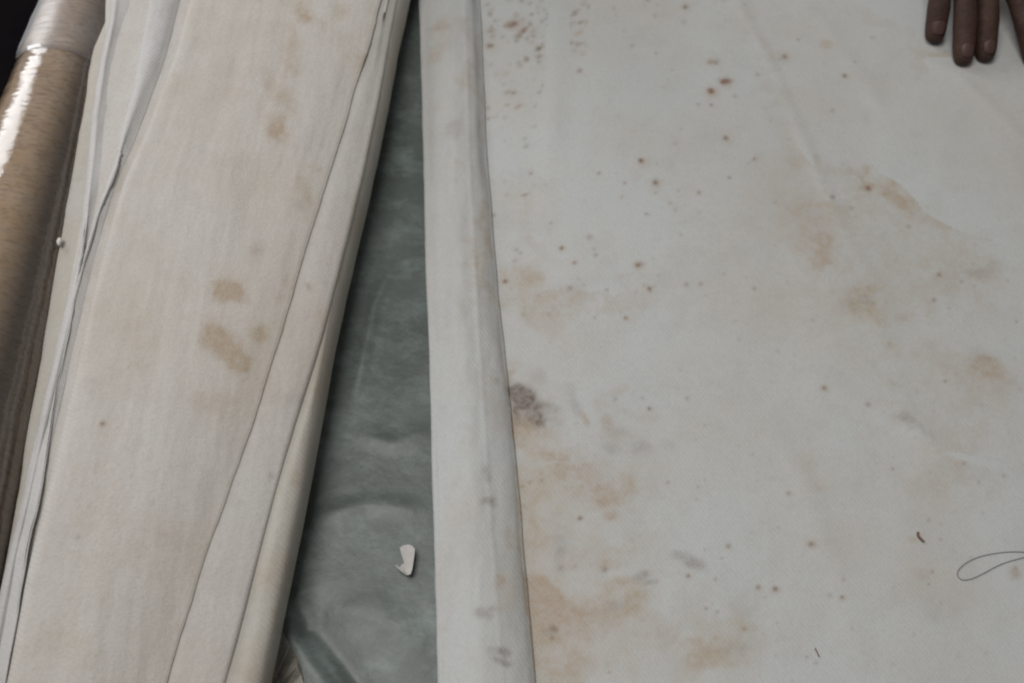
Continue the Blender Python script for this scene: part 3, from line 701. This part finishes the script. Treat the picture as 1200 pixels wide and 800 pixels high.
# ------------------------------------------------------------------ the hand at the top right
hand = empty('person')
tag(hand, 'dark-skinned hand pressing its fingertips on the top right of the stained cloth', 'hand')
def skin_obj(name, chains, mat, parent, root, levels=2):
    """chains: list of lists of (x,y,z,r); a chain may begin with an int: index of an existing vertex"""
    V = []; E = []; Rr = []
    for ch in chains:
        prev = None
        for q in ch:
            if isinstance(q, int): prev = q; continue
            V.append(q[:3]); Rr.append(q[3] if isinstance(q[3], tuple) else (q[3], q[3]))
            if prev is not None: E.append((prev, len(V) - 1))
            prev = len(V) - 1
    me = bpy.data.meshes.new(name); me.from_pydata(V, E, []); me.update()
    o = link(bpy.data.objects.new(name, me), parent)
    md = o.modifiers.new('skin', 'SKIN'); md.use_smooth_shade = True
    if not me.skin_vertices: me.skin_vertices.new()
    for i, r in enumerate(Rr): me.skin_vertices[0].data[i].radius = r
    me.skin_vertices[0].data[root].use_root = True
    sb = o.modifiers.new('smooth', 'SUBSURF'); sb.levels = levels; sb.render_levels = levels
    me.materials.append(mat)
    return o

tips = {'little': (1095, 47, .0070), 'ring': (1129, 73, .0072), 'middle': (1155, 69, .0071), 'index': (1216, 78, .0075)}
knx = {'little': (1101, -55), 'ring': (1124, -62), 'middle': (1150, -66), 'index': (1163, -62)}
wr = P(1135, -190, .0); wr = Vector((wr[0], wr[1], .050))
chains = [[(wr.x, wr.y, wr.z, (.026, .020)), (wr.x + .006, wr.y + .06, .072, (.027, .022)), (wr.x + .012, wr.y + .14, .105, (.034, .028)), (wr.x + .02, wr.y + .22, .14, (.038, .034))]]
chains.append([0, (wr.x - .004, wr.y - .045, .050, (.034, .017))])     # vertex 4: middle of the palm
nidx = 5
nail_spots = []
for k in ('little', 'ring', 'middle', 'index'):
    tx, ty, r = tips[k]; kx, ky = knx[k]
    T0 = Vector(P(tx, ty, .011)); K0 = Vector(P(kx, ky, .040))
    dv = (K0 - T0)
    ch = [4, (K0.x, K0.y, .038, .0115)]
    for f, z, rr in ((.80, .037, r * 1.20), (.66, .036, r * 1.27), (.52, .0325, r * 1.14), (.38, .0275, r * 1.12), (.29, .0240, r * 1.22), (.20, .0190, r * 1.12), (.09, .0135, r * 1.12), (.02, .0095, r * .95), (-.02, .0075, r * .55)):
        ch.append((T0.x + dv.x * f, T0.y + dv.y * f, z + .0015, rr * 1.12))
    chains.append(ch)
    nail_spots.append((T0, dv, r))
chains.append([4, (wr.x + .045, wr.y - .03, .034, .0125), (wr.x + .062, wr.y - .062, .024, .0105), (wr.x + .070, wr.y - .088, .014, .0088)])
skin = skin_obj('skin', chains, M_skin, hand, 0, 3)
for (T0, dv, r) in nail_spots:
    # slightly domed nail on the sloping end joint
    d2 = Vector((dv.x, dv.y, 0)).normalized(); s2 = Vector((-d2.y, d2.x, 0))
    slope = Vector((d2.x, d2.y, .62)).normalized(); up = s2.cross(slope); up = up if up.z > 0 else -up
    ctr = T0 + d2 * .0070 + Vector((0, 0, .0030)) + up * (r * 1.2)
    V = []; F = []
    nu, nv = 13, 9
    for i in range(nu):
        for j in range(nv):
            u = -1 + 2 * i / (nu - 1); v = -1 + 2 * j / (nv - 1)
            w = math.sqrt(1 - .5 * v * v); u2 = u; v = v * math.sqrt(1 - .5 * u * u)
            V.append(ctr + s2 * (u * r * .64 * w) + slope * (v * r * .78) + up * (.0004 + r * (-.30 * u * u - .12 * v * v)))
    for i in range(nu - 1):
        for j in range(nv - 1):
            F.append((i * nv + j, (i + 1) * nv + j, (i + 1) * nv + j + 1, i * nv + j + 1))
    o = mesh_obj('nail', V, F, M_nail, hand)
    sw = o.modifiers.new('seat', 'SHRINKWRAP'); sw.target = skin; sw.wrap_method = 'NEAREST_SURFACEPOINT'; sw.wrap_mode = 'ABOVE_SURFACE'; sw.offset = .0003
    md = o.modifiers.new('thickness', 'SOLIDIFY'); md.thickness = .0007; md.offset = 0
# sleeve over the forearm, outside the frame
slc = [[(wr.x + .013, wr.y + .13, .100, .040), (wr.x + .02, wr.y + .20, .130, .046), (wr.x + .03, wr.y + .30, .17, .052)]]
skin_obj('sleeve', slc, M_sleeve, hand, 0, 2)

# ------------------------------------------------------------------ small things
def prism(name, outline, z0, th, mat, bend, n=1, parent=None):
    """thin plate from a photo outline at height z0, bent by bend(x,y), with real thickness"""
    bm = bmesh.new()
    vs = [bm.verts.new(P(px, py, z0)) for px, py in outline]
    bm.faces.new(vs)
    bmesh.ops.triangulate(bm, faces=bm.faces[:])
    bmesh.ops.subdivide_edges(bm, edges=bm.edges[:], cuts=3, use_grid_fill=True)
    for v in bm.verts: v.co.z += bend(v.co.x, v.co.y)
    bmesh.ops.recalc_face_normals(bm, faces=bm.faces[:])
    me = bpy.data.meshes.new(name); bm.to_mesh(me); bm.free()
    me.materials.append(mat)
    o = link(bpy.data.objects.new(name, me), parent)
    md = o.modifiers.new('thickness', 'SOLIDIFY'); md.thickness = th; md.offset = 0
    return o

cx, cy, _ = P(476, 660, .004)
chip = empty('white_chip')
tag(chip, 'small bent white scrap lying on the grey-green tarpaulin', 'scrap')
prism('long_tongue', [(469, 643), (473, 640), (479, 639), (484, 641), (487, 645), (486, 655), (484, 668), (482, 674), (479, 675), (473, 669), (474, 660), (471, 651)], .0035, .0011, M_chip,
      lambda x, y: .0030 - .9 * max(0, (y - cy)) * .12 + .12 * abs(x - cx), parent=chip)
prism('bent_tip', [(463, 663.5), (466, 664), (469, 666), (471, 662), (474, 661), (478, 668), (480, 675), (476, 674), (470, 670)], .0033, .0009, M_chip,
      lambda x, y: .0016 + .25 * max(0, cx - x), parent=chip)

def curve_obj(name, pts, r, mat):
    """thin round strand through the points, as a mesh"""
    p = np.array([pts[0]] + pts + [pts[-1]], float); q = []
    for i in range(1, len(p) - 2):
        for u in np.linspace(0, 1, 8, endpoint=False):
            q.append(.5 * (2 * p[i] + (p[i+1] - p[i-1]) * u + (2*p[i-1] - 5*p[i] + 4*p[i+1] - p[i+2]) * u*u + (3*p[i] - p[i-1] - 3*p[i+1] + p[i+2]) * u**3))
    q.append(p[-1]); q = np.array(q); n = len(q); V = []; F = []
    tg = np.gradient(q, axis=0)
    for i in range(n):
        t = Vector(tg[i]).normalized(); sd = t.cross(Vector((0, 0, 1))).normalized(); up = sd.cross(t)
        for k in range(8):
            a = math.pi * k / 4
            V.append(Vector(q[i]) + (sd * math.cos(a) + up * math.sin(a)) * r)
    for i in range(n - 1):
        for k in range(8):
            F.append((i*8 + k, i*8 + (k+1) % 8, (i+1)*8 + (k+1) % 8, (i+1)*8 + k))
    F.append(tuple(range(8))[::-1]); F.append(tuple((n-1)*8 + k for k in range(8)))
    return mesh_obj(name, V, F, mat)
def on_sheet(px, py):
    x, y, _ = P(px, py, .0055)
    h = sheet_disp(np.array([x]), np.array([y]), np.array([.003]))[0]
    return (x, y, .0030 + .0013 + float(h) + .0003)
th = curve_obj('thread', [on_sheet(a, b) for a, b in [(1290, 655), (1250, 650), (1215, 647), (1190, 645.5), (1170, 647), (1150, 651), (1134, 658), (1124, 667), (1123, 674), (1129, 678.5), (1140, 677), (1155, 670), (1172, 661), (1190, 655), (1210, 651), (1240, 652), (1280, 640)]], .00024, M_thread)
tag(th, 'thin dark thread looped on the stained cloth at the right edge', 'thread')
fb = curve_obj('brown_fibre', [on_sheet(a, b) for a, b in [(1076, 623), (1076, 627), (1079, 631), (1083, 634.5)]], .00085, M_fibre)
tag(fb, 'short dark brown fibre on the cloth above and left of the thread loop', 'debris')
fb2 = curve_obj('brown_fibre', [on_sheet(a, b) for a, b in [(955, 759), (957, 763), (960, 769)]], .00035, M_fibre)
tag(fb2, 'short faint brown fibre near the bottom of the stained cloth', 'debris')
lx, ly, lz = P(68, 283, .062)
bm = bmesh.new(); bmesh.ops.create_icosphere(bm, subdivisions=2, radius=.0016)
for v in bm.verts: v.co = v.co * (1 + .5 * (rs.random() - .5)); v.co.y *= 1.9
me = bpy.data.meshes.new('lint'); bm.to_mesh(me); bm.free(); me.materials.append(M_lint)
li = link(bpy.data.objects.new('lint', me)); li.location = (lx + .001, ly, lz)
tag(li, 'tiny white lint clinging to the left edge of the folded bundle', 'lint')

# a corner of yellowed plastic poking out from under the bundle
Yy = P(330, 735, 0)[1]
def yell():
    pts = [(290, 700), (322, 722), (333, 742), (343, 762), (352, 778), (356, 800), (362, 860), (270, 880)]
    return prism('yellowed_plastic_corner', pts, .003, .0006, M_yellow, lambda x, y: .0015 + .0016 * math.sin(x * 420 + y * 160) + .0010 * math.sin(y * 300))
yy = yell()
tag(yy, 'yellowed crumpled plastic corner peeking from under the folded bundle at the bottom', 'plastic sheet')
